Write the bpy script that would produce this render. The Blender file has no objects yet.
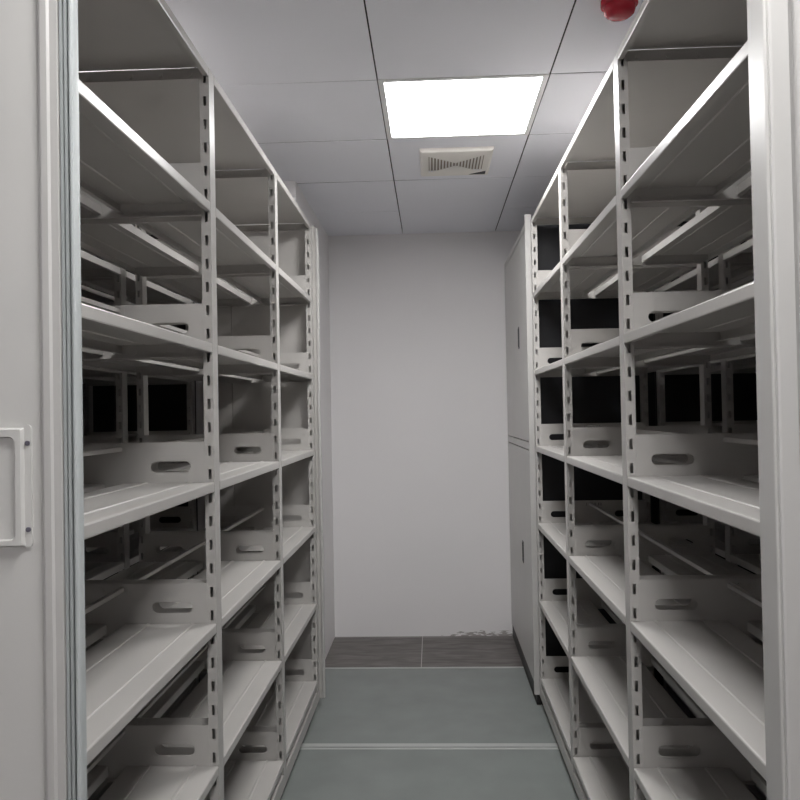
import bpy, math, random
from mathutils import Matrix, Vector
random.seed(4)
COL = bpy.context.scene.collection

# ---------------------------------------------------------------- materials
def nodes_of(m):
    m.use_nodes = True
    nt = m.node_tree
    return nt, nt.nodes, nt.links, nt.nodes['Principled BSDF']

def paint(name, col, rough=0.4, metal=0.0, var=0.03, scale=6.0, bump=0.0, bscale=300.0, spec=0.5):
    m = bpy.data.materials.new(name)
    nt, N, L, b = nodes_of(m)
    tc = N.new('ShaderNodeTexCoord')
    nz = N.new('ShaderNodeTexNoise'); nz.inputs['Scale'].default_value = scale; nz.inputs['Detail'].default_value = 4
    L.new(tc.outputs['Object'], nz.inputs['Vector'])
    rp = N.new('ShaderNodeValToRGB')
    rp.color_ramp.elements[0].position = 0.3; rp.color_ramp.elements[1].position = 0.7
    rp.color_ramp.elements[0].color = (*[c*(1-var) for c in col], 1)
    rp.color_ramp.elements[1].color = (*[min(1, c*(1+var)) for c in col], 1)
    L.new(nz.outputs['Fac'], rp.inputs['Fac']); L.new(rp.outputs['Color'], b.inputs['Base Color'])
    b.inputs['Roughness'].default_value = rough; b.inputs['Metallic'].default_value = metal
    b.inputs['Specular IOR Level'].default_value = spec
    if bump > 0:
        n2 = N.new('ShaderNodeTexNoise'); n2.inputs['Scale'].default_value = bscale; n2.inputs['Detail'].default_value = 2
        L.new(tc.outputs['Object'], n2.inputs['Vector'])
        bp = N.new('ShaderNodeBump'); bp.inputs['Strength'].default_value = bump; bp.inputs['Distance'].default_value = 0.002
        L.new(n2.outputs['Fac'], bp.inputs['Height']); L.new(bp.outputs['Normal'], b.inputs['Normal'])
    return m

M = {}
M['steel'] = paint('powder_coated_steel', (0.49, 0.472, 0.452), 0.32, var=0.02, bump=0.05, bscale=500)
M['panel'] = paint('end_panel_steel', (0.58, 0.57, 0.55), 0.38, var=0.02, bump=0.05, bscale=400)
M['trim'] = paint('pale_trim', (0.50, 0.49, 0.475), 0.33, var=0.02)
M['alu'] = paint('grey_extrusion', (0.36, 0.38, 0.38), 0.4, metal=0.0, var=0.02)
M['rubber'] = paint('pale_blue_rubber', (0.46, 0.485, 0.485), 0.5, var=0.05)
M['dark'] = paint('shade_black', (0.018, 0.018, 0.021), 0.35, var=0.2)  # near-black stands in for unlit depth; also colours the handle recesses
M['grey_dark'] = paint('far_panel_steel', (0.50, 0.48, 0.46), 0.25, var=0.05)  # even warm grey sheet of the left rack's far end
M['black'] = paint('black_plinth', (0.03, 0.03, 0.03), 0.5, var=0.1)
M['bolt'] = paint('zinc_bolt', (0.22, 0.21, 0.26), 0.3, metal=0.8)
M['tile_c'] = paint('ceiling_tile', (0.87, 0.875, 0.93), 0.55, var=0.012, scale=2)
M['void_joint_shade'] = paint('ceiling_void', (0.03, 0.03, 0.035), 0.8)  # void backing, also painted on tile edges as joint shadow
M['white_frame'] = paint('white_lamp_frame', (0.8, 0.8, 0.8), 0.4)
M['ivory'] = paint('ivory_plastic', (0.86, 0.83, 0.78), 0.45)
M['slot_brown'] = paint('vent_inside', (0.36, 0.30, 0.24), 0.7)
M['red'] = paint('red_plastic', (0.50, 0.02, 0.04), 0.22)
M['rail'] = paint('track_steel', (0.5, 0.51, 0.5), 0.35, metal=0.3)
M['platform'] = paint('platform_sheet', (0.21, 0.228, 0.22), 0.4, var=0.08)
M['wall'] = paint('wall_paint', (0.86, 0.84, 0.845), 0.7, var=0.012, scale=1.5, bump=0.06, bscale=120)

def wall_back_mat():
    m = M['wall'].copy(); m.name = 'wall_paint_peeling'
    nt = m.node_tree; N = nt.nodes; L = nt.links; b = N['Principled BSDF']
    src = b.inputs['Base Color'].links[0].from_socket
    geo = N.new('ShaderNodeNewGeometry'); sx = N.new('ShaderNodeSeparateXYZ'); L.new(geo.outputs['Position'], sx.inputs[0])
    mp = N.new('ShaderNodeMapping'); mp.inputs['Scale'].default_value = (22, 1, 110); L.new(geo.outputs['Position'], mp.inputs[0])
    nz = N.new('ShaderNodeTexNoise'); nz.inputs['Scale'].default_value = 1.0; nz.inputs['Detail'].default_value = 6; L.new(mp.outputs[0], nz.inputs['Vector'])
    def mr(sock, a, c, d, e):
        n = N.new('ShaderNodeMapRange'); n.inputs[1].default_value = a; n.inputs[2].default_value = c
        n.inputs[3].default_value = d; n.inputs[4].default_value = e; L.new(sock, n.inputs[0]); return n.outputs[0]
    def mul(a, c, op='MULTIPLY'):
        n = N.new('ShaderNodeMath'); n.operation = op; L.new(a, n.inputs[0])
        if isinstance(c, float): n.inputs[1].default_value = c
        else: L.new(c, n.inputs[1])
        return n.outputs[0]
    hz = mr(sx.outputs['Z'], 0.01, 0.07, 0.50, 0.12)
    hx = mr(sx.outputs['X'], -0.15, 0.2, 0.35, 1.0)
    v = mul(mul(hz, hx), nz.outputs['Fac'])
    mask = mr(v, 0.205, 0.225, 0.0, 1.0)
    mix = N.new('ShaderNodeMix'); mix.data_type = 'RGBA'
    L.new(mask, mix.inputs['Factor']); L.new(src, mix.inputs['A']); mix.inputs['B'].default_value = (0.40, 0.375, 0.36, 1)
    L.new(mix.outputs['Result'], b.inputs['Base Color'])
    return m
M['wall_back'] = wall_back_mat()

def floor_mat():
    m = bpy.data.materials.new('dark_floor_tile'); nt, N, L, b = nodes_of(m)
    geo = N.new('ShaderNodeNewGeometry')
    mp = N.new('ShaderNodeMapping'); mp.inputs['Location'].default_value = (0.09+6.0, -4.49+6.0, 0); L.new(geo.outputs['Position'], mp.inputs[0])
    br = N.new('ShaderNodeTexBrick'); br.offset = 0.0; br.squash = 1.0
    br.inputs['Scale'].default_value = 1.0; br.inputs['Brick Width'].default_value = 0.6; br.inputs['Row Height'].default_value = 0.6
    br.inputs['Mortar Size'].default_value = 0.0022; br.inputs['Mortar Smooth'].default_value = 0.0
    L.new(mp.outputs[0], br.inputs['Vector'])
    m2 = N.new('ShaderNodeMapping'); m2.inputs['Scale'].default_value = (3, 14, 1); L.new(geo.outputs['Position'], m2.inputs[0])
    nz = N.new('ShaderNodeTexNoise'); nz.inputs['Scale'].default_value = 1.6; nz.inputs['Detail'].default_value = 7; nz.inputs['Distortion'].default_value = 0.8
    L.new(m2.outputs[0], nz.inputs['Vector'])
    rp = N.new('ShaderNodeValToRGB'); rp.color_ramp.elements[0].position = 0.35; rp.color_ramp.elements[1].position = 0.72
    rp.color_ramp.elements[0].color = (0.080, 0.069, 0.065, 1); rp.color_ramp.elements[1].color = (0.185, 0.17, 0.163, 1)
    L.new(nz.outputs['Fac'], rp.inputs['Fac'])
    L.new(rp.outputs['Color'], br.inputs['Color1']); L.new(rp.outputs['Color'], br.inputs['Color2'])
    br.inputs['Mortar'].default_value = (0.55, 0.53, 0.51, 1)
    L.new(br.outputs['Color'], b.inputs['Base Color']); b.inputs['Roughness'].default_value = 0.42
    return m
M['floor'] = floor_mat()

def emit(name, strength):
    m = bpy.data.materials.new(name); nt, N, L, b = nodes_of(m)
    b.inputs['Base Color'].default_value = (0.9, 0.9, 0.9, 1)
    b.inputs['Emission Color'].default_value = (1.0, 0.995, 0.99, 1); b.inputs['Emission Strength'].default_value = strength
    return m
LAMP = 10.0
M['lamp'] = emit('lit_diffuser', LAMP)

# ---------------------------------------------------------------- mesh helper
class MB:
    def __init__(s): s.v = []; s.f = []
    def add(s, vs, fs):
        o = len(s.v); s.v += [tuple(p) for p in vs]; s.f += [tuple(i+o for i in f) for f in fs]
    def box(s, x0, x1, y0, y1, z0, z1):
        x0, x1 = sorted((x0, x1)); y0, y1 = sorted((y0, y1)); z0, z1 = sorted((z0, z1))
        s.add([(x0,y0,z0),(x1,y0,z0),(x1,y1,z0),(x0,y1,z0),(x0,y0,z1),(x1,y0,z1),(x1,y1,z1),(x0,y1,z1)],
              [(0,3,2,1),(4,5,6,7),(0,1,5,4),(1,2,6,5),(2,3,7,6),(3,0,4,7)])
    def prism(s, pts, axis, a, c):
        """closed 2D outline swept along an axis from a to c"""
        n = len(pts)
        def P(p, t):
            return {'x': (t, p[0], p[1]), 'y': (p[0], t, p[1]), 'z': (p[0], p[1], t)}[axis]
        s.add([P(p, a) for p in pts]+[P(p, c) for p in pts],
              [tuple(range(n)), tuple(range(2*n-1, n-1, -1))]+[(i, (i+1) % n, n+(i+1) % n, n+i) for i in range(n)])
    def disc(s, c, r, axis, h, n=12):
        pts = [(r*math.cos(2*math.pi*i/n), r*math.sin(2*math.pi*i/n)) for i in range(n)]
        cx, cy, cz = c
        if axis == 'y': s.prism([(cx+p[0], cz+p[1]) for p in pts], 'y', cy, cy+h)
        if axis == 'z': s.prism([(cx+p[0], cy+p[1]) for p in pts], 'z', cz, cz+h)
    def perf(s, y, t, x0, x1, z0, z1, holes):
        """sheet in the xz plane, thickness t towards +y, with rectangular holes (hx0,hx1,hz0,hz1)"""
        xs = sorted(set([x0, x1]+[h[0] for h in holes]+[h[1] for h in holes]))
        zs = sorted(set([z0, z1]+[h[2] for h in holes]+[h[3] for h in holes]))
        hs = set()
        ix = {x: i for i, x in enumerate(xs)}; iz = {z: i for i, z in enumerate(zs)}
        for h in holes:
            for i in range(ix[h[0]], ix[h[1]]):
                for j in range(iz[h[2]], iz[h[3]]): hs.add((i, j))
        nx, nz = len(xs), len(zs)
        vs = [(x, yy, z) for yy in (y, y+t) for x in xs for z in zs]
        I = lambda k, i, j: k*nx*nz+i*nz+j
        fs = []
        solid = lambda i, j: 0 <= i < nx-1 and 0 <= j < nz-1 and (i, j) not in hs
        for i in range(nx-1):
            for j in range(nz-1):
                if (i, j) in hs: continue
                fs.append((I(0,i,j), I(0,i+1,j), I(0,i+1,j+1), I(0,i,j+1)))
                fs.append((I(1,i,j), I(1,i,j+1), I(1,i+1,j+1), I(1,i+1,j)))
                if not solid(i-1, j): fs.append((I(0,i,j), I(0,i,j+1), I(1,i,j+1), I(1,i,j)))
                if not solid(i+1, j): fs.append((I(0,i+1,j), I(1,i+1,j), I(1,i+1,j+1), I(0,i+1,j+1)))
                if not solid(i, j-1): fs.append((I(0,i,j), I(1,i,j), I(1,i+1,j), I(0,i+1,j)))
                if not solid(i, j+1): fs.append((I(0,i,j+1), I(0,i+1,j+1), I(1,i+1,j+1), I(1,i,j+1)))
        s.add(vs, fs)
    def holed(s, y, t, x0, x1, z0, z1, cx, cz, w, h, n=8):
        """sheet in the xz plane with one rounded oblong hole"""
        r = h/2; a = w/2-r
        right = [(cx+a+r*math.cos(q), cz+r*math.sin(q)) for q in [-math.pi/2+math.pi*i/n for i in range(n+1)]]
        left = [(cx-a+r*math.cos(q), cz+r*math.sin(q)) for q in [math.pi/2+math.pi*i/n for i in range(n+1)]]
        hole = right+left
        m = len(hole)
        up = [p for p in right[n//2:]]+[p for p in left[:n//2+1]]        # from right middle over the top to left middle
        lo = [p for p in left[n//2:]]+[p for p in right[:n//2+1]]        # from left middle under to right middle
        upper = [(x0, cz)]+up[::-1]+[(x1, cz), (x1, z1), (x0, z1)]
        lower = [(x1, cz)]+lo[::-1]+[(x0, cz), (x0, z0), (x1, z0)]
        for poly in (upper, lower):
            k = len(poly)
            s.add([(p[0], y, p[1]) for p in poly], [tuple(range(k))])
            s.add([(p[0], y+t, p[1]) for p in poly], [tuple(range(k-1, -1, -1))])
        s.add([(p[0], y, p[1]) for p in hole]+[(p[0], y+t, p[1]) for p in hole], [(i, (i+1) % m, m+(i+1) % m, m+i) for i in range(m)])
        o = [(x0,z0),(x1,z0),(x1,z1),(x0,z1)]
        s.add([(p[0], y, p[1]) for p in o]+[(p[0], y+t, p[1]) for p in o], [(i, (i+1) % 4, 4+(i+1) % 4, 4+i) for i in range(4)])
    def build(s, name, mat, parent=None, bevel=0, smooth=False, solid=0, segs=2):
        me = bpy.data.meshes.new(name); me.from_pydata(s.v, [], s.f); me.validate()
        mats = mat if isinstance(mat, (list, tuple)) else [mat]
        for mm in mats: me.materials.append(mm)
        o = bpy.data.objects.new(name, me); COL.objects.link(o)
        if parent: o.parent = parent
        if solid:
            md = o.modifiers.new('thickness', 'SOLIDIFY'); md.thickness = solid; md.offset = 0
        if bevel:
            md = o.modifiers.new('bevel', 'BEVEL'); md.width = bevel; md.segments = segs; md.limit_method = 'ANGLE'
        if smooth:
            for p in me.polygons: p.use_smooth = True
        return o

def tag(o, label=None, cat=None, group=None, kind=None):
    if label: o['label'] = label
    if cat: o['category'] = cat
    if group: o['group'] = group
    if kind: o['kind'] = kind
    return o
def empty(name, loc=(0,0,0)):
    o = bpy.data.objects.new(name, None); COL.objects.link(o); o.location = loc; o.empty_display_size = 0.1
    return o
def copy_tree(o, parent=None):
    c = o.copy(); COL.objects.link(c); c.parent = parent
    for ch in [x for x in bpy.data.objects if x.parent == o]: copy_tree(ch, c)
    return c

# ---------------------------------------------------------------- main measures
LEV = [2.386, 2.023, 1.647, 1.278, 0.906, 0.532, 0.16]
XL, XR = -0.5796, 0.499
YL = [1.13, 2.062, 2.938, 3.800]
YR = [1.13, 2.052, 2.968, 3.826]
POST_Y, POST_X = 0.048, 0.026
HALF, GAP, DEEP = 0.245, 0.025, 0.54
ZC, YW = 2.6175, 5.11
GX, GY = -0.17, 2.7243

# ---------------------------------------------------------------- the rack
def make_rack(s, Y, end_y, far_mat):
    """s: +1 when the rack lies on the right of the aisle, -1 on the left; local x = 0 is its aisle face"""
    root = empty('mobile_shelving')
    ps = M['steel']
    zb, zt = 0.105, LEV[0]-0.002
    hz = []
    z = LEV[0]-0.029-0.012
    while z > zb+0.05: hz.append((z-0.001, z+0.0255)); z -= 0.0622
    # posts
    pm = {}
    for side in (0, 1):
        m = MB(); t = 0.0016
        def X(o): return s*(o if side == 0 else DEEP-o)
        m.box(X(0), X(t), 0, POST_Y, zb, zt)
        m.box(X(POST_X-t), X(POST_X), t, POST_Y-t, zb, zt)
        for y0 in (0, POST_Y-t):
            a, b_ = sorted((X(t), X(POST_X))); h0, h1 = sorted((X(0.0076), X(0.0162)))
            m.perf(y0, t, a, b_, zb, zt, [(h0, h1, p, q) for p, q in hz])
        m.box(X(0), X(POST_X), 0, POST_Y, zt-0.001, zt)
        pm[side] = m
    for side in (0, 1):
        proto = None
        for i, y in enumerate(Y):
            if proto is None: o = proto = pm[side].build('post', ps, root)
            else:
                o = proto.copy(); COL.objects.link(o); o.parent = root
            o.location = (0, y, 0)
    # shelves: folded sheet with two pressed ribs
    def profile():
        d = 0.0245
        p = [(0.014, -d), (0.0012, -d), (0.0004, -d+0.002), (0.0004, -0.003), (0.0014, -0.0008), (0.004, 0)]
        for c in (0.063, 0.182):
            p += [(c-0.005, 0), (c-0.0025, 0.0022), (c+0.0025, 0.0022), (c+0.005, 0)]
        p += [(HALF-0.002, 0), (HALF, -0.002), (HALF, -d), (HALF-0.012, -d)]
        return p
    pr = profile()
    for b in range(3):
        y0, y1 = Y[b]+POST_Y+0.0035, Y[b+1]-0.0035
        for half in (0, 1):
            m = MB(); n = len(pr)
            def X(o): return s*(o if half == 0 else DEEP-o)
            m.add([(X(p[0]), 0, p[1]) for p in pr]+[(X(p[0]), y1-y0, p[1]) for p in pr],
                  [(i, i+1, n+i+1, n+i) for i in range(n-1)])
            # folded ends
            for yy in (0.001, y1-y0-0.001):
                m.add([(X(0.004), yy, 0), (X(HALF-0.002), yy, 0), (X(HALF-0.002), yy, -0.022), (X(0.004), yy, -0.022)], [(0,1,2,3)])
            proto = None
            for k, z in enumerate(LEV[1:]):
                if proto is None: o = proto = m.build('shelf', ps, root, solid=0.0012)
                else:
                    o = proto.copy(); COL.objects.link(o); o.parent = root
                o.location = (0, y0, z)
    for b in range(3):
        y0, y1 = Y[b]+POST_Y+0.0035, Y[b+1]-0.0035
        m = MB(); n = 8; d = 0.0245
        q = [(0.014, -d), (0.0012, -d), (0.0004, -d+0.002), (0.0004, -0.003), (0.0014, -0.0008), (0.004, 0)]
        q = q+[(DEEP-a, z) for a, z in q[::-1]]; n = len(q)
        m.add([(s*p[0], y0, p[1]+LEV[0]) for p in q]+[(s*p[0], y1, p[1]+LEV[0]) for p in q], [(i, i+1, n+i+1, n+i) for i in range(n-1)])
        m.build('top_panel', ps, root, solid=0.0012)
    # side plates, hooked into the slots of the posts
    def plate(top, flip):
        m = MB(); t = 0.0014
        lo = -0.036; hi = -0.002 if top else 0.107
        x0, x1 = POST_X-0.001, DEEP-POST_X+0.001
        def rng(a, b_): return tuple(sorted((s*a, s*b_)))
        if top:
            a, b_ = rng(x0, x1); m.box(a, b_, 0, t, lo, hi)
        else:
            a, b_ = rng(x0, 0.215); m.holed(0, t, a, b_, lo, hi, s*0.117, 0.043, 0.108, 0.029)
            a, b_ = rng(0.325, x1); m.holed(0, t, a, b_, lo, hi, s*(DEEP-0.117), 0.043, 0.108, 0.029)
            a, b_ = rng(0.215, 0.325)
            hs = []
            for c in (0.236, 0.246, 0.264, 0.276, 0.294, 0.304):
                h0, h1 = rng(c-0.0017, c+0.0017); hs.append((h0, h1, 0.082, 0.096))
            m.perf(0, t, a, b_, lo, hi, hs)
        # bottom fold and bolts
        a, b_ = rng(x0, x1); fy = (-0.012, 0) if not flip else (t, t+0.012)
        m.box(a, b_, fy[0], fy[1], lo, lo+0.0014)
        for c in (0.05, 0.13, 0.21, 0.33, 0.41, 0.49):
            m.disc((s*c, -0.004 if not flip else t, -0.019), 0.0065, 'y', 0.004, 10)
        return m
    for flip in (False, True):
        pt = plate(True, flip).build('bracket', ps, root) if not flip else None
        pp = plate(False, flip).build('side_plate', ps, root)
        first = [True, True]
        idx = (1, 2, 3) if not flip else (0, 1, 2)
        for i in idx:
            y = Y[i]-0.0018 if not flip else Y[i]+POST_Y+0.0004
            for k, z in enumerate(LEV):
                if k == 0 and flip: continue
                src = 0 if k == 0 else 1
                o = (pt, pp)[src]
                if not first[src]:
                    o = o.copy(); COL.objects.link(o); o.parent = root
                first[src] = False
                o.location = (0, y, z)
    # stop rods along the middle, hooked into the plates
    for b in range(3):
        y0, y1 = Y[b]+POST_Y+0.001, Y[b+1]-0.001
        m = MB(); a, b_ = sorted((s*0.247, s*0.260))
        m.box(a, b_, 0.0, y1-y0, 0.086, 0.0875); m.box(s*0.247, s*0.2485, 0.0, y1-y0, 0.086, 0.097); m.box(a, b_, 0.0, y1-y0, 0.0955, 0.097)
        for e in (0.0, y1-y0-0.001): m.box(s*0.236, s*0.272, e, e+0.001, 0.078, 0.099)
        proto = None
        for z in LEV[2:]:
            if proto is None: o = proto = m.build('stop_rail', ps, root)
            else:
                o = proto.copy(); COL.objects.link(o); o.parent = root
            o.location = (0, y0, z)
    # running base
    m = MB()
    m.box(s*0.002, s*(DEEP-0.002), Y[0], end_y, 0.05, 0.104)
    m.box(s*0.03, s*(DEEP-0.03), Y[0]+0.02, end_y-0.02, 0.035, 0.05)
    m.build('base', ps, root)
    for y in (1.6, 2.5, 3.4):
        for o_ in (0.1, 0.44):
            w = MB(); n = 20
            pts = [(y+0.03*math.cos(2*math.pi*i/n), 0.046+0.03*math.sin(2*math.pi*i/n)) for i in range(n)]
            # wheels roll across the aisle: axle along y
            w = MB(); w.disc((s*o_, y-0.012, 0.0525), 0.03, 'y', 0.024, 20)
            w.build('wheel', M['bolt'], root)
    # far end panel
    m = MB()
    if far_mat is not None:
        m.box(s*0.0, s*0.406, end_y-0.012, end_y, 0.10, LEV[0])
        m.box(s*0.410, s*DEEP, end_y-0.012, end_y, 0.10, LEV[0])
        m.box(s*0.38, s*0.44, end_y-0.004, end_y, 0.10, LEV[0]-0.001)
        m.build('end_panel', far_mat, root, bevel=0.0015)
    return root

def gasket(m, s, x_in, x_out, y, z0, z1, amp, n=120, seed=1):
    """soft ribbed strip with a slightly wavy free edge"""
    rnd = random.Random(seed)
    ph = [rnd.uniform(0, 6.28) for _ in range(4)]
    secs = []
    for i in range(n+1):
        z = z0+(z1-z0)*i/n
        dx = amp*(math.sin(z*5+ph[0])*0.5+math.sin(z*13+ph[1])*0.3+math.sin(z*29+ph[2])*0.2)
        w = x_out-x_in
        prof = [(x_in, y-0.004), (x_in+w*0.12, y-0.007), (x_in+w*0.3, y-0.009), (x_in+w*0.5, y-0.0095), (x_out-w*0.25, y-0.009), (x_out-w*0.08, y-0.006), (x_out, y-0.001), (x_out, y+0.004),
                (x_out-w*0.15, y+0.01), (x_in, y+0.008)]
        secs.append([(px+(dx if k > 1 and k < 8 else 0), py, z) for k, (px, py) in enumerate(prof)])
    k = len(secs[0])
    vs = [p for sec in secs for p in sec]; fs = []
    for i in range(n):
        for j in range(k):
            a = i*k+j; b = i*k+(j+1) % k
            fs.append((a, b, b+k, a+k))
    fs.append(tuple(range(k))); fs.append(tuple(n*k+q for q in range(k-1, -1, -1)))
    m.add(vs, fs)

GRP = 'double-sided mobile shelving racks in the storage room'
ENDL, ENDR = 3.868, 3.902
PL = 2.432                                                # top of the end panels
# --- left rack
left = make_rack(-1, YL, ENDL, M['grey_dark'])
left.location = (XL, 0, 0)
tag(left, 'grey steel mobile shelving rack left of the aisle, edged with pale blue rubber', 'shelving', GRP)
# --- right rack
right = make_rack(1, YR, ENDR, None)
right.location = (XR, 0, 0)
tag(right, 'grey steel mobile shelving rack right of the aisle, in front of the two-door cabinet', 'shelving', GRP)
# racks behind, seen only through the first ones
lb = copy_tree(left); lb.location = (XL-0.595, 0, 0)
tag(lb, 'shadowed shelving rack pushed up behind the left rack, glimpsed through its shelves', 'shelving', GRP)
rb = copy_tree(right); rb.location = (XR+0.595, 0, 0)
tag(rb, 'shadowed shelving rack pushed up behind the right rack, glimpsed through its shelves', 'shelving', GRP)
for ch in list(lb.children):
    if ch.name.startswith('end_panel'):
        ch.data = ch.data.copy(); ch.data.materials[0] = M['dark']  # blackened to imitate the unlit space beyond this rack
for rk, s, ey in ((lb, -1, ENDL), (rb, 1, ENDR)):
    m = MB(); m.box(s*(DEEP+0.002), s*(DEEP+0.014), YL[0], ey, 0.1, LEV[0]); m.build('shade_backing', M['dark'], rk)  # added sheets, their black standing in for darkness behind the rear racks
m = MB(); m.box(0, DEEP, ENDR-0.012, ENDR, 0.10, LEV[0]); m.build('end_panel', M['dark'], rb)  # added sheet covering the lit back wall, black in place of shade

# --- near end panels (aisle ends of the racks, facing the camera)
PY0, PY1 = 1.09, 1.128
def local(root, m): # shift mesh from world to the rack's frame
    ox = root.location.x
    m.v = [(x-ox, y, z) for x, y, z in m.v]; return m
m = MB(); m.box(-0.553, -1.118, PY0+0.003, PY1, 0.03, PL); o = local(left, m).build('end_panel', M['panel'], left, bevel=0.003)
m = MB()
pts = [(-0.552, PY0+0.002), (-0.5505, PY0-0.003), (-0.547, PY0-0.0045), (-0.538, PY0-0.0045), (-0.535, PY0-0.001), (-0.524, PY0-0.001), (-0.5225, PY0+0.002), (-0.5225, PY1), (-0.552, PY1)]
m.prism(pts, 'z', 0.03, PL); local(left, m).build('edge_trim', M['trim'], left)
m = MB()
pts = [(-0.522, PY0+0.004), (-0.5205, PY0-0.001), (-0.5165, PY0-0.001), (-0.516, PY0+0.003), (-0.5145, PY0+0.003), (-0.514, PY0-0.001), (-0.5105, PY0-0.001), (-0.5095, PY1-0.004), (-0.522, PY1-0.004)]
m.prism(pts, 'z', 0.03, PL); local(left, m).build('gasket_channel', M['alu'], left)
m = MB(); gasket(m, 1, -0.5095, -0.5000, PY0+0.008, 0.035, PL-0.005, 0.0008)
g = local(left, m).build('rubber_gasket', M['rubber'], left, smooth=False); g['label'] = 'pale blue rubber edge strip'
# far gasket of the left rack
m = MB(); m.box(-0.5796, -0.566, ENDL-0.014, ENDL, 0.06, LEV[0]); local(left, m).build('edge_trim', M['steel'], left)
m = MB(); gasket(m, 1, -0.566, -0.549, ENDL-0.004, 0.06, LEV[0]-0.01, 0.0035, seed=5); local(left, m).build('rubber_gasket', M['trim'], left)
# card holder on the left end panel
def round_rect(x0, x1, z0, z1, r, n=6):
    out = []
    for cx, cz, a0 in ((x1-r, z0+r, -90), (x1-r, z1-r, 0), (x0+r, z1-r, 90), (x0+r, z0+r, 180)):
        for i in range(n+1):
            a = math.radians(a0+90*i/n); out.append((cx+r*math.cos(a), cz+r*math.sin(a)))
    return out
hx0, hx1, hz0, hz1 = -0.795, -0.568, 1.274, 1.447
m = MB()
m.prism(round_rect(hx0, hx1, hz0, hz1, 0.006), 'y', PY0+0.003, PY0)
outer = round_rect(hx0+0.011, hx1-0.010, hz0+0.001, hz1-0.004, 0.002); inner = round_rect(hx0+0.026, hx1-0.0225, hz0+0.012, hz1-0.018, 0.010)
n = len(outer); yb, yf = PY0, PY0-0.007
o2 = round_rect(hx0+0.0135, hx1-0.0125, hz0+0.0035, hz1-0.0065, 0.002); i2 = round_rect(hx0+0.024, hx1-0.020, hz0+0.010, hz1-0.016, 0.011)
rings = [[(p[0], yb, p[1]) for p in outer], [(p[0], yf, p[1]) for p in o2], [(p[0], yf, p[1]) for p in i2], [(p[0], yb-0.0005, p[1]) for p in inner]]
vs = [p for r in rings for p in r]; fs = []
for k in range(3):
    for i in range(n):
        a, b = k*n+i, k*n+(i+1) % n; fs.append((a, a+n, b+n, b))
m.add(vs, fs)
holder = local(left, m).build('card_holder', M['panel'], left)
for z in (1.421, 1.299):
    for x in (hx1-0.005, hx0+0.005):
        m = MB(); m.disc((x, PY0-0.002, z), 0.0036, 'y', 0.002, 14); m.box(x-0.0022, x+0.0022, PY0-0.0026, PY0-0.0019, z-0.0004, z+0.0004)
        m.v = [(a+0.5796, b, c) for a, b, c in m.v]
        q = m.build('screw', M['bolt'], holder)
m = MB(); m.box(0.4975, 1.04, PY0+0.003, PY1, 0.03, PL); local(right, m).build('end_panel', M['panel'], right, bevel=0.003)
m = MB()
pts = [(0.4580, PY1), (0.4575, 1.077), (0.4585, 1.0745), (0.4602, 1.0735), (0.4612, 1.0765), (0.4630, 1.0765), (0.4640, 1.0735), (0.4675, 1.073), (0.490, 1.0735), (0.4975, 1.08), (0.4975, PY1)]
m.prism(pts, 'z', 0.03, PL); local(right, m).build('edge_trim', M['trim'], right)
# rear racks have plain near panels as well
for rk, s in ((lb, -1), (rb, 1)):
    m = MB(); m.box(0, s*0.54, PY0+0.003, PY1, 0.03, PL); m.build('end_panel', M['panel'], rk, bevel=0.003)
# far edge trim of the right rack
m = MB(); m.box(0.474, 0.499, ENDR-0.014, ENDR-0.002, 0.06, PL-0.012); m.box(0.4965, 0.506, 3.889, ENDR-0.002, 0.06, PL-0.012)
local(right, m).build('edge_trim', M['trim'], right)

# ---------------------------------------------------------------- cabinet at the far right
cab = empty('steel_cabinet', (0.485, 3.906, 0))
tag(cab, 'grey two-door steel cabinet standing between the right rack and the back wall', 'cabinet')
W = YW-0.006-3.906; H = 2.386
m = MB(); d = 0.9
m.box(0.02, d, 0, 0.012, 0.08, H-0.002); m.build('shade_side_panel', M['dark'], cab)['label'] = 'side panel coloured near-black in place of shade'  # shade of the closed bay put into the panel colour
m = MB()
m.box(0.02, d, W-0.012, W, 0.08, H-0.002); m.box(d-0.012, d, 0.012, W-0.012, 0.08, H-0.002); m.box(0.02, d, 0.0, W, H-0.002, H+0.014)
m.box(0.02, d, 0.012, W-0.012, 0.08, 0.095)
m.box(0.0, 0.02, 0, 0.02, 0.08, H+0.014); m.box(0.0, 0.02, W-0.012, W, 0.08, H+0.014); m.box(0, 0.02, 0.02, W-0.012, H-0.012, H+0.014)
m.box(0.001, 0.02, 0.02, W-0.012, 1.253, 1.289); m.build('body', M['panel'], cab)
for z0, z1, hzc in ((1.2945, H-0.015, 1.853), (0.085, 1.2475, 0.675)):
    m = MB(); m.box(0.001, 0.019, 0.023, W-0.015, z0, z1); dr = m.build('door', M['panel'], cab, bevel=0.002)
    yc = 4.36-3.906
    m = MB(); m.prism([(yc+p[0], hzc+p[1]) for p in round_rect(-0.022, 0.022, -0.060, 0.060, 0.006)], 'x', 0.0012, -0.0015)
    m.build('handle_recess', M['dark'], dr)
    m = MB(); m.prism([(yc+p[0], hzc+p[1]) for p in round_rect(-0.006, 0.008, -0.05, 0.05, 0.004)], 'x', -0.0014, -0.004)
    m.build('handle', M['black'], dr)
m = MB(); m.box(0.004, d-0.02, 0.01, W-0.01, 0.001, 0.08); m.build('plinth', M['black'], cab)

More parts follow.
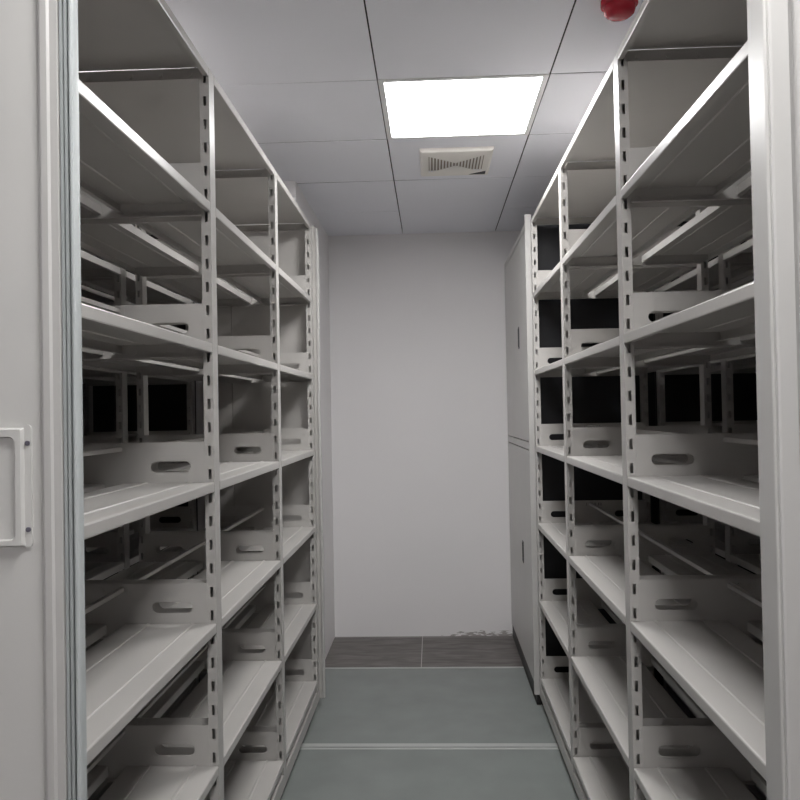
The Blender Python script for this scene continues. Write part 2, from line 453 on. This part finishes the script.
# ---------------------------------------------------------------- room shell
def struct(m, name, mat, **k): return tag(m.build(name, mat, **k), kind='structure')
RX0, RX1, RY0 = -2.4, 2.4, -2.6
m = MB(); m.box(RX0-0.1, RX1+0.1, RY0-0.1, YW+0.1, -0.1, 0); struct(m, 'floor', M['floor'])
m = MB(); m.box(-0.66, RX1+0.1, YW, YW+0.1, 0, 2.9); struct(m, 'wall_back', M['wall_back'])
m = MB(); m.box(RX0, -0.66, 3.876, YW+0.1, 0, 2.9); struct(m, 'wall_left_recess', M['wall'])
m = MB(); m.box(RX0-0.1, RX0, RY0, 3.876, 0, 2.9); struct(m, 'wall_left', M['wall'])
m = MB(); m.box(RX1, RX1+0.1, RY0, YW, 0, 2.9); struct(m, 'wall_right', M['wall'])
m = MB(); m.box(RX0-0.1, RX1+0.1, RY0-0.1, RY0, 0, 2.9); struct(m, 'wall_front', M['wall'])
# ceiling: square tiles with chamfered edges under a dark void
lamps = [(0, 0), (0, -4), (-3, -1), (0, -8)]
m = MB()
for kx in range(-4, 5):
    for ky in range(-9, 4):
        if (kx, ky) in lamps: continue
        x0 = max(GX+0.6*kx, RX0); x1 = min(GX+0.6*kx+0.6, RX1); y0 = max(GY+0.6*ky, RY0); y1 = min(GY+0.6*ky+0.6, YW)
        if x1-x0 < 0.02 or y1-y0 < 0.02: continue
        if x1 <= -0.66 and y0 >= 3.876: continue
        gx0 = 0.0012 if x0 > RX0 else 0
        g, c = 0.0023, 0.0008
        zt_ = ZC+random.uniform(-0.0006, 0.0006)
        a0, a1, b0, b1 = x0+g, x1-g, y0+g, y1-g
        tl = [random.uniform(-0.0008, 0.0008) for _ in range(4)]
        m.add([(a0+c, b0+c, zt_+tl[0]), (a1-c, b0+c, zt_+tl[1]), (a1-c, b1-c, zt_+tl[2]), (a0+c, b1-c, zt_+tl[3]),
               (a0, b0, ZC+0.0012), (a1, b0, ZC+0.0012), (a1, b1, ZC+0.0012), (a0, b1, ZC+0.0012),
               (a0, b0, ZC+0.02), (a1, b0, ZC+0.02), (a1, b1, ZC+0.02), (a0, b1, ZC+0.02)],
              [(3,2,1,0), (0,1,5,4), (1,2,6,5), (2,3,7,6), (3,0,4,7), (4,5,9,8), (5,6,10,9), (6,7,11,10), (7,4,8,11), (8,9,10,11)])
ceil = struct(m, 'ceiling', [M['tile_c'], M['void_joint_shade']])
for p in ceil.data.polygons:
    if p.index % 10 in (5, 6, 7, 8): p.material_index = 1      # joint shadow painted dark on the tile edges
m = MB(); m.box(RX0, RX1, RY0, YW, ZC+0.03, ZC+0.12); v_ = m.build('ceiling_void', M['void_joint_shade'], ceil)

# ---------------------------------------------------------------- lamps
def make_lamp():
    r = empty('ceiling_lamp')
    m = MB(); a, b = 0.0015, 0.022
    for x0, x1, y0, y1 in ((a, .6-a, a, b), (a, .6-a, .6-b, .6-a), (a, b, b, .6-b), (.6-b, .6-a, b, .6-b)):
        m.box(x0, x1, y0, y1, -0.001, 0.02)
    m.build('frame', M['white_frame'], r)
    m = MB(); m.box(b, .6-b, b, .6-b, 0.003, 0.012); m.build('diffuser', M['lamp'], r)
    return r
l0 = make_lamp()
LL = {(0, 0): 'lit square ceiling lamp panel above the aisle, next to the vent',
      (0, -4): 'lit square ceiling lamp panel over the aisle entrance, nearest the camera',
      (-3, -1): 'lit square ceiling lamp panel over the racks behind the left one',
      (0, -8): 'lit square ceiling lamp panel by the front wall on the aisle line',
      (3, -4): 'lit square ceiling lamp panel by the entrance, right of the aisle',
      (-3, -5): 'lit square ceiling lamp panel by the entrance, left of the aisle'}
for i, (kx, ky) in enumerate(lamps):
    o = l0 if i == 0 else copy_tree(l0)
    o.location = (GX+0.6*kx, GY+0.6*ky, ZC)
    tag(o, LL[(kx, ky)], 'ceiling lamp', 'square ceiling lamp panels')

# ---------------------------------------------------------------- vent
vent = empty('ceiling_vent', (0.130, 3.640, ZC))
tag(vent, 'ivory square ceiling vent with a bow-tie of thin slots, behind the lamp', 'vent')
vx, vy = 0.165, 0.187
m = MB()
# moulded cover: sloping rim and flat face, the bow-tie left open
rim = [(-vx, -vy), (vx, -vy), (vx, vy), (-vx, vy)]
m.add([(x, y, 0.0) for x, y in rim]+[(x*0.98, y*0.98, -0.012) for x, y in rim]+[(x*0.93, y*0.93, -0.016) for x, y in rim],
      [(i, (i+1) % 4, 4+(i+1) % 4, 4+i) for i in range(4)]+[(4+i, 4+(i+1) % 4, 8+(i+1) % 4, 8+i) for i in range(4)])
fx, fy = vx*0.93, vy*0.93
bx, be, bc = 0.125, 0.118, 0.016                          # half width, half length at the ends and at the waist
zf = -0.016
tie = [(-bx, -be), (0, -bc), (bx, -be), (bx, be), (0, bc), (-bx, be)]
P = [(-fx, -fy), (0, -fy), (fx, -fy), (fx, fy), (0, fy), (-fx, fy)]
m.add([(x, y, zf) for x, y in P+tie], [(0,1,7,6), (1,2,8,7), (2,3,9,8), (3,4,10,9), (4,5,11,10), (5,0,6,11)])
m.build('cover', M['ivory'], vent)
m = MB(); m.add([(x, y, -0.004) for x, y in tie], [tuple(range(6))]); m.box(-0.135, 0.135, -0.125, 0.125, -0.003, -0.001)
m.build('duct', M['slot_brown'], vent)
m = MB()
for i in range(17):
    x = -bx+(2*bx)*(i+0.5)/17
    hl = bc+(be-bc)*abs(x)/bx
    m.box(x-0.0036, x+0.0036, -hl, hl, zf+0.0005, zf+0.009)
m.build('slats', M['ivory'], vent)
m = MB(); m.prism([(0.070, 0.160), (0.146, 0.112), (0.146, 0.160)], 'z', zf-0.0015, zf+0.001)
mk = m.build('corner_mark', M['black'], vent); mk['label'] = 'dark grey triangular corner badge'

# ---------------------------------------------------------------- fire alarm
al = empty('ceiling_alarm', (0.553, 2.24, ZC+0.0005))
tag(al, 'round red fire alarm fixed to the ceiling above the right rack', 'alarm')
def lathe(prof, n=36):
    m = MB(); k = len(prof)
    vs = [(r*math.cos(2*math.pi*i/n), r*math.sin(2*math.pi*i/n), z) for i in range(n) for r, z in prof]
    m.add(vs, [(i*k+j, ((i+1) % n)*k+j, ((i+1) % n)*k+j+1, i*k+j+1) for i in range(n) for j in range(k-1)]); return m
lathe([(0.05, 0.0), (0.052, -0.004), (0.052, -0.018), (0.046, -0.022), (0.001, -0.022)]).build('base', M['red'], al, smooth=False)
lathe([(0.044, -0.021), (0.045, -0.030), (0.041, -0.042), (0.030, -0.050), (0.015, -0.053), (0.0005, -0.054)]).build('dome', M['red'], al, smooth=True)

# ---------------------------------------------------------------- platform under the racks
m = MB()
m.box(RX0+0.3, RX1-0.3, 0.95, 3.872, 0.0005, 0.014); m.box(-0.655, 0.483, 3.872, 4.43, 0.0005, 0.014)
struct(m, 'trim_1', M['platform'])
m = MB(); m.prism([(4.43, 0.0005), (4.458, 0.0005), (4.457, 0.010), (4.450, 0.016), (4.43, 0.016)], 'x', -0.655, 0.483)
struct(m, 'trim_2', M['rail'])
for i, y in enumerate((1.6, 2.5, 3.4)):
    m = MB(); m.box(RX0+0.32, RX1-0.32, y-0.016, y+0.016, 0.0142, 0.0222)
    m.box(RX0+0.32, RX1-0.32, y-0.03, y+0.03, 0.0141, 0.016)
    tag(m.build('floor_rail', M['rail']), ['steel floor rail crossing under the racks, nearest the camera', 'middle steel floor rail crossing under the racks', 'steel floor rail crossing under the racks, nearest the back wall'][i], 'rail', 'steel floor rails under the racks')

# ---------------------------------------------------------------- camera
f_px, yaw, pitch, roll, cz = 785.26, 0.0408, 0.0153, -0.0182, 1.4555
c, s_ = math.cos, math.sin
fw = Vector((-s_(yaw)*c(pitch), c(yaw)*c(pitch), s_(pitch)))
r = Vector((c(yaw), s_(yaw), 0)); u = r.cross(fw)
r2 = c(roll)*r+s_(roll)*u; u2 = -s_(roll)*r+c(roll)*u
cam = bpy.data.cameras.new('camera'); co = bpy.data.objects.new('camera', cam); COL.objects.link(co)
mt = Matrix((r2, u2, -fw)).transposed().to_4x4(); mt.translation = Vector((0, 0, cz)); co.matrix_world = mt
cam.sensor_width = 36; cam.lens = f_px/800*36; cam.clip_start = 0.02
bpy.context.scene.camera = co

# ---------------------------------------------------------------- world and view
w = bpy.data.worlds.new('world'); bpy.context.scene.world = w; w.use_nodes = True
w.node_tree.nodes['Background'].inputs[0].default_value = (0.5, 0.5, 0.5, 1); w.node_tree.nodes['Background'].inputs[1].default_value = 0.02
vs_ = bpy.context.scene.view_settings
vs_.view_transform = 'Standard'; vs_.look = 'None'; vs_.gamma = 1.0; vs_.use_curve_mapping = False; vs_.exposure = 1.47
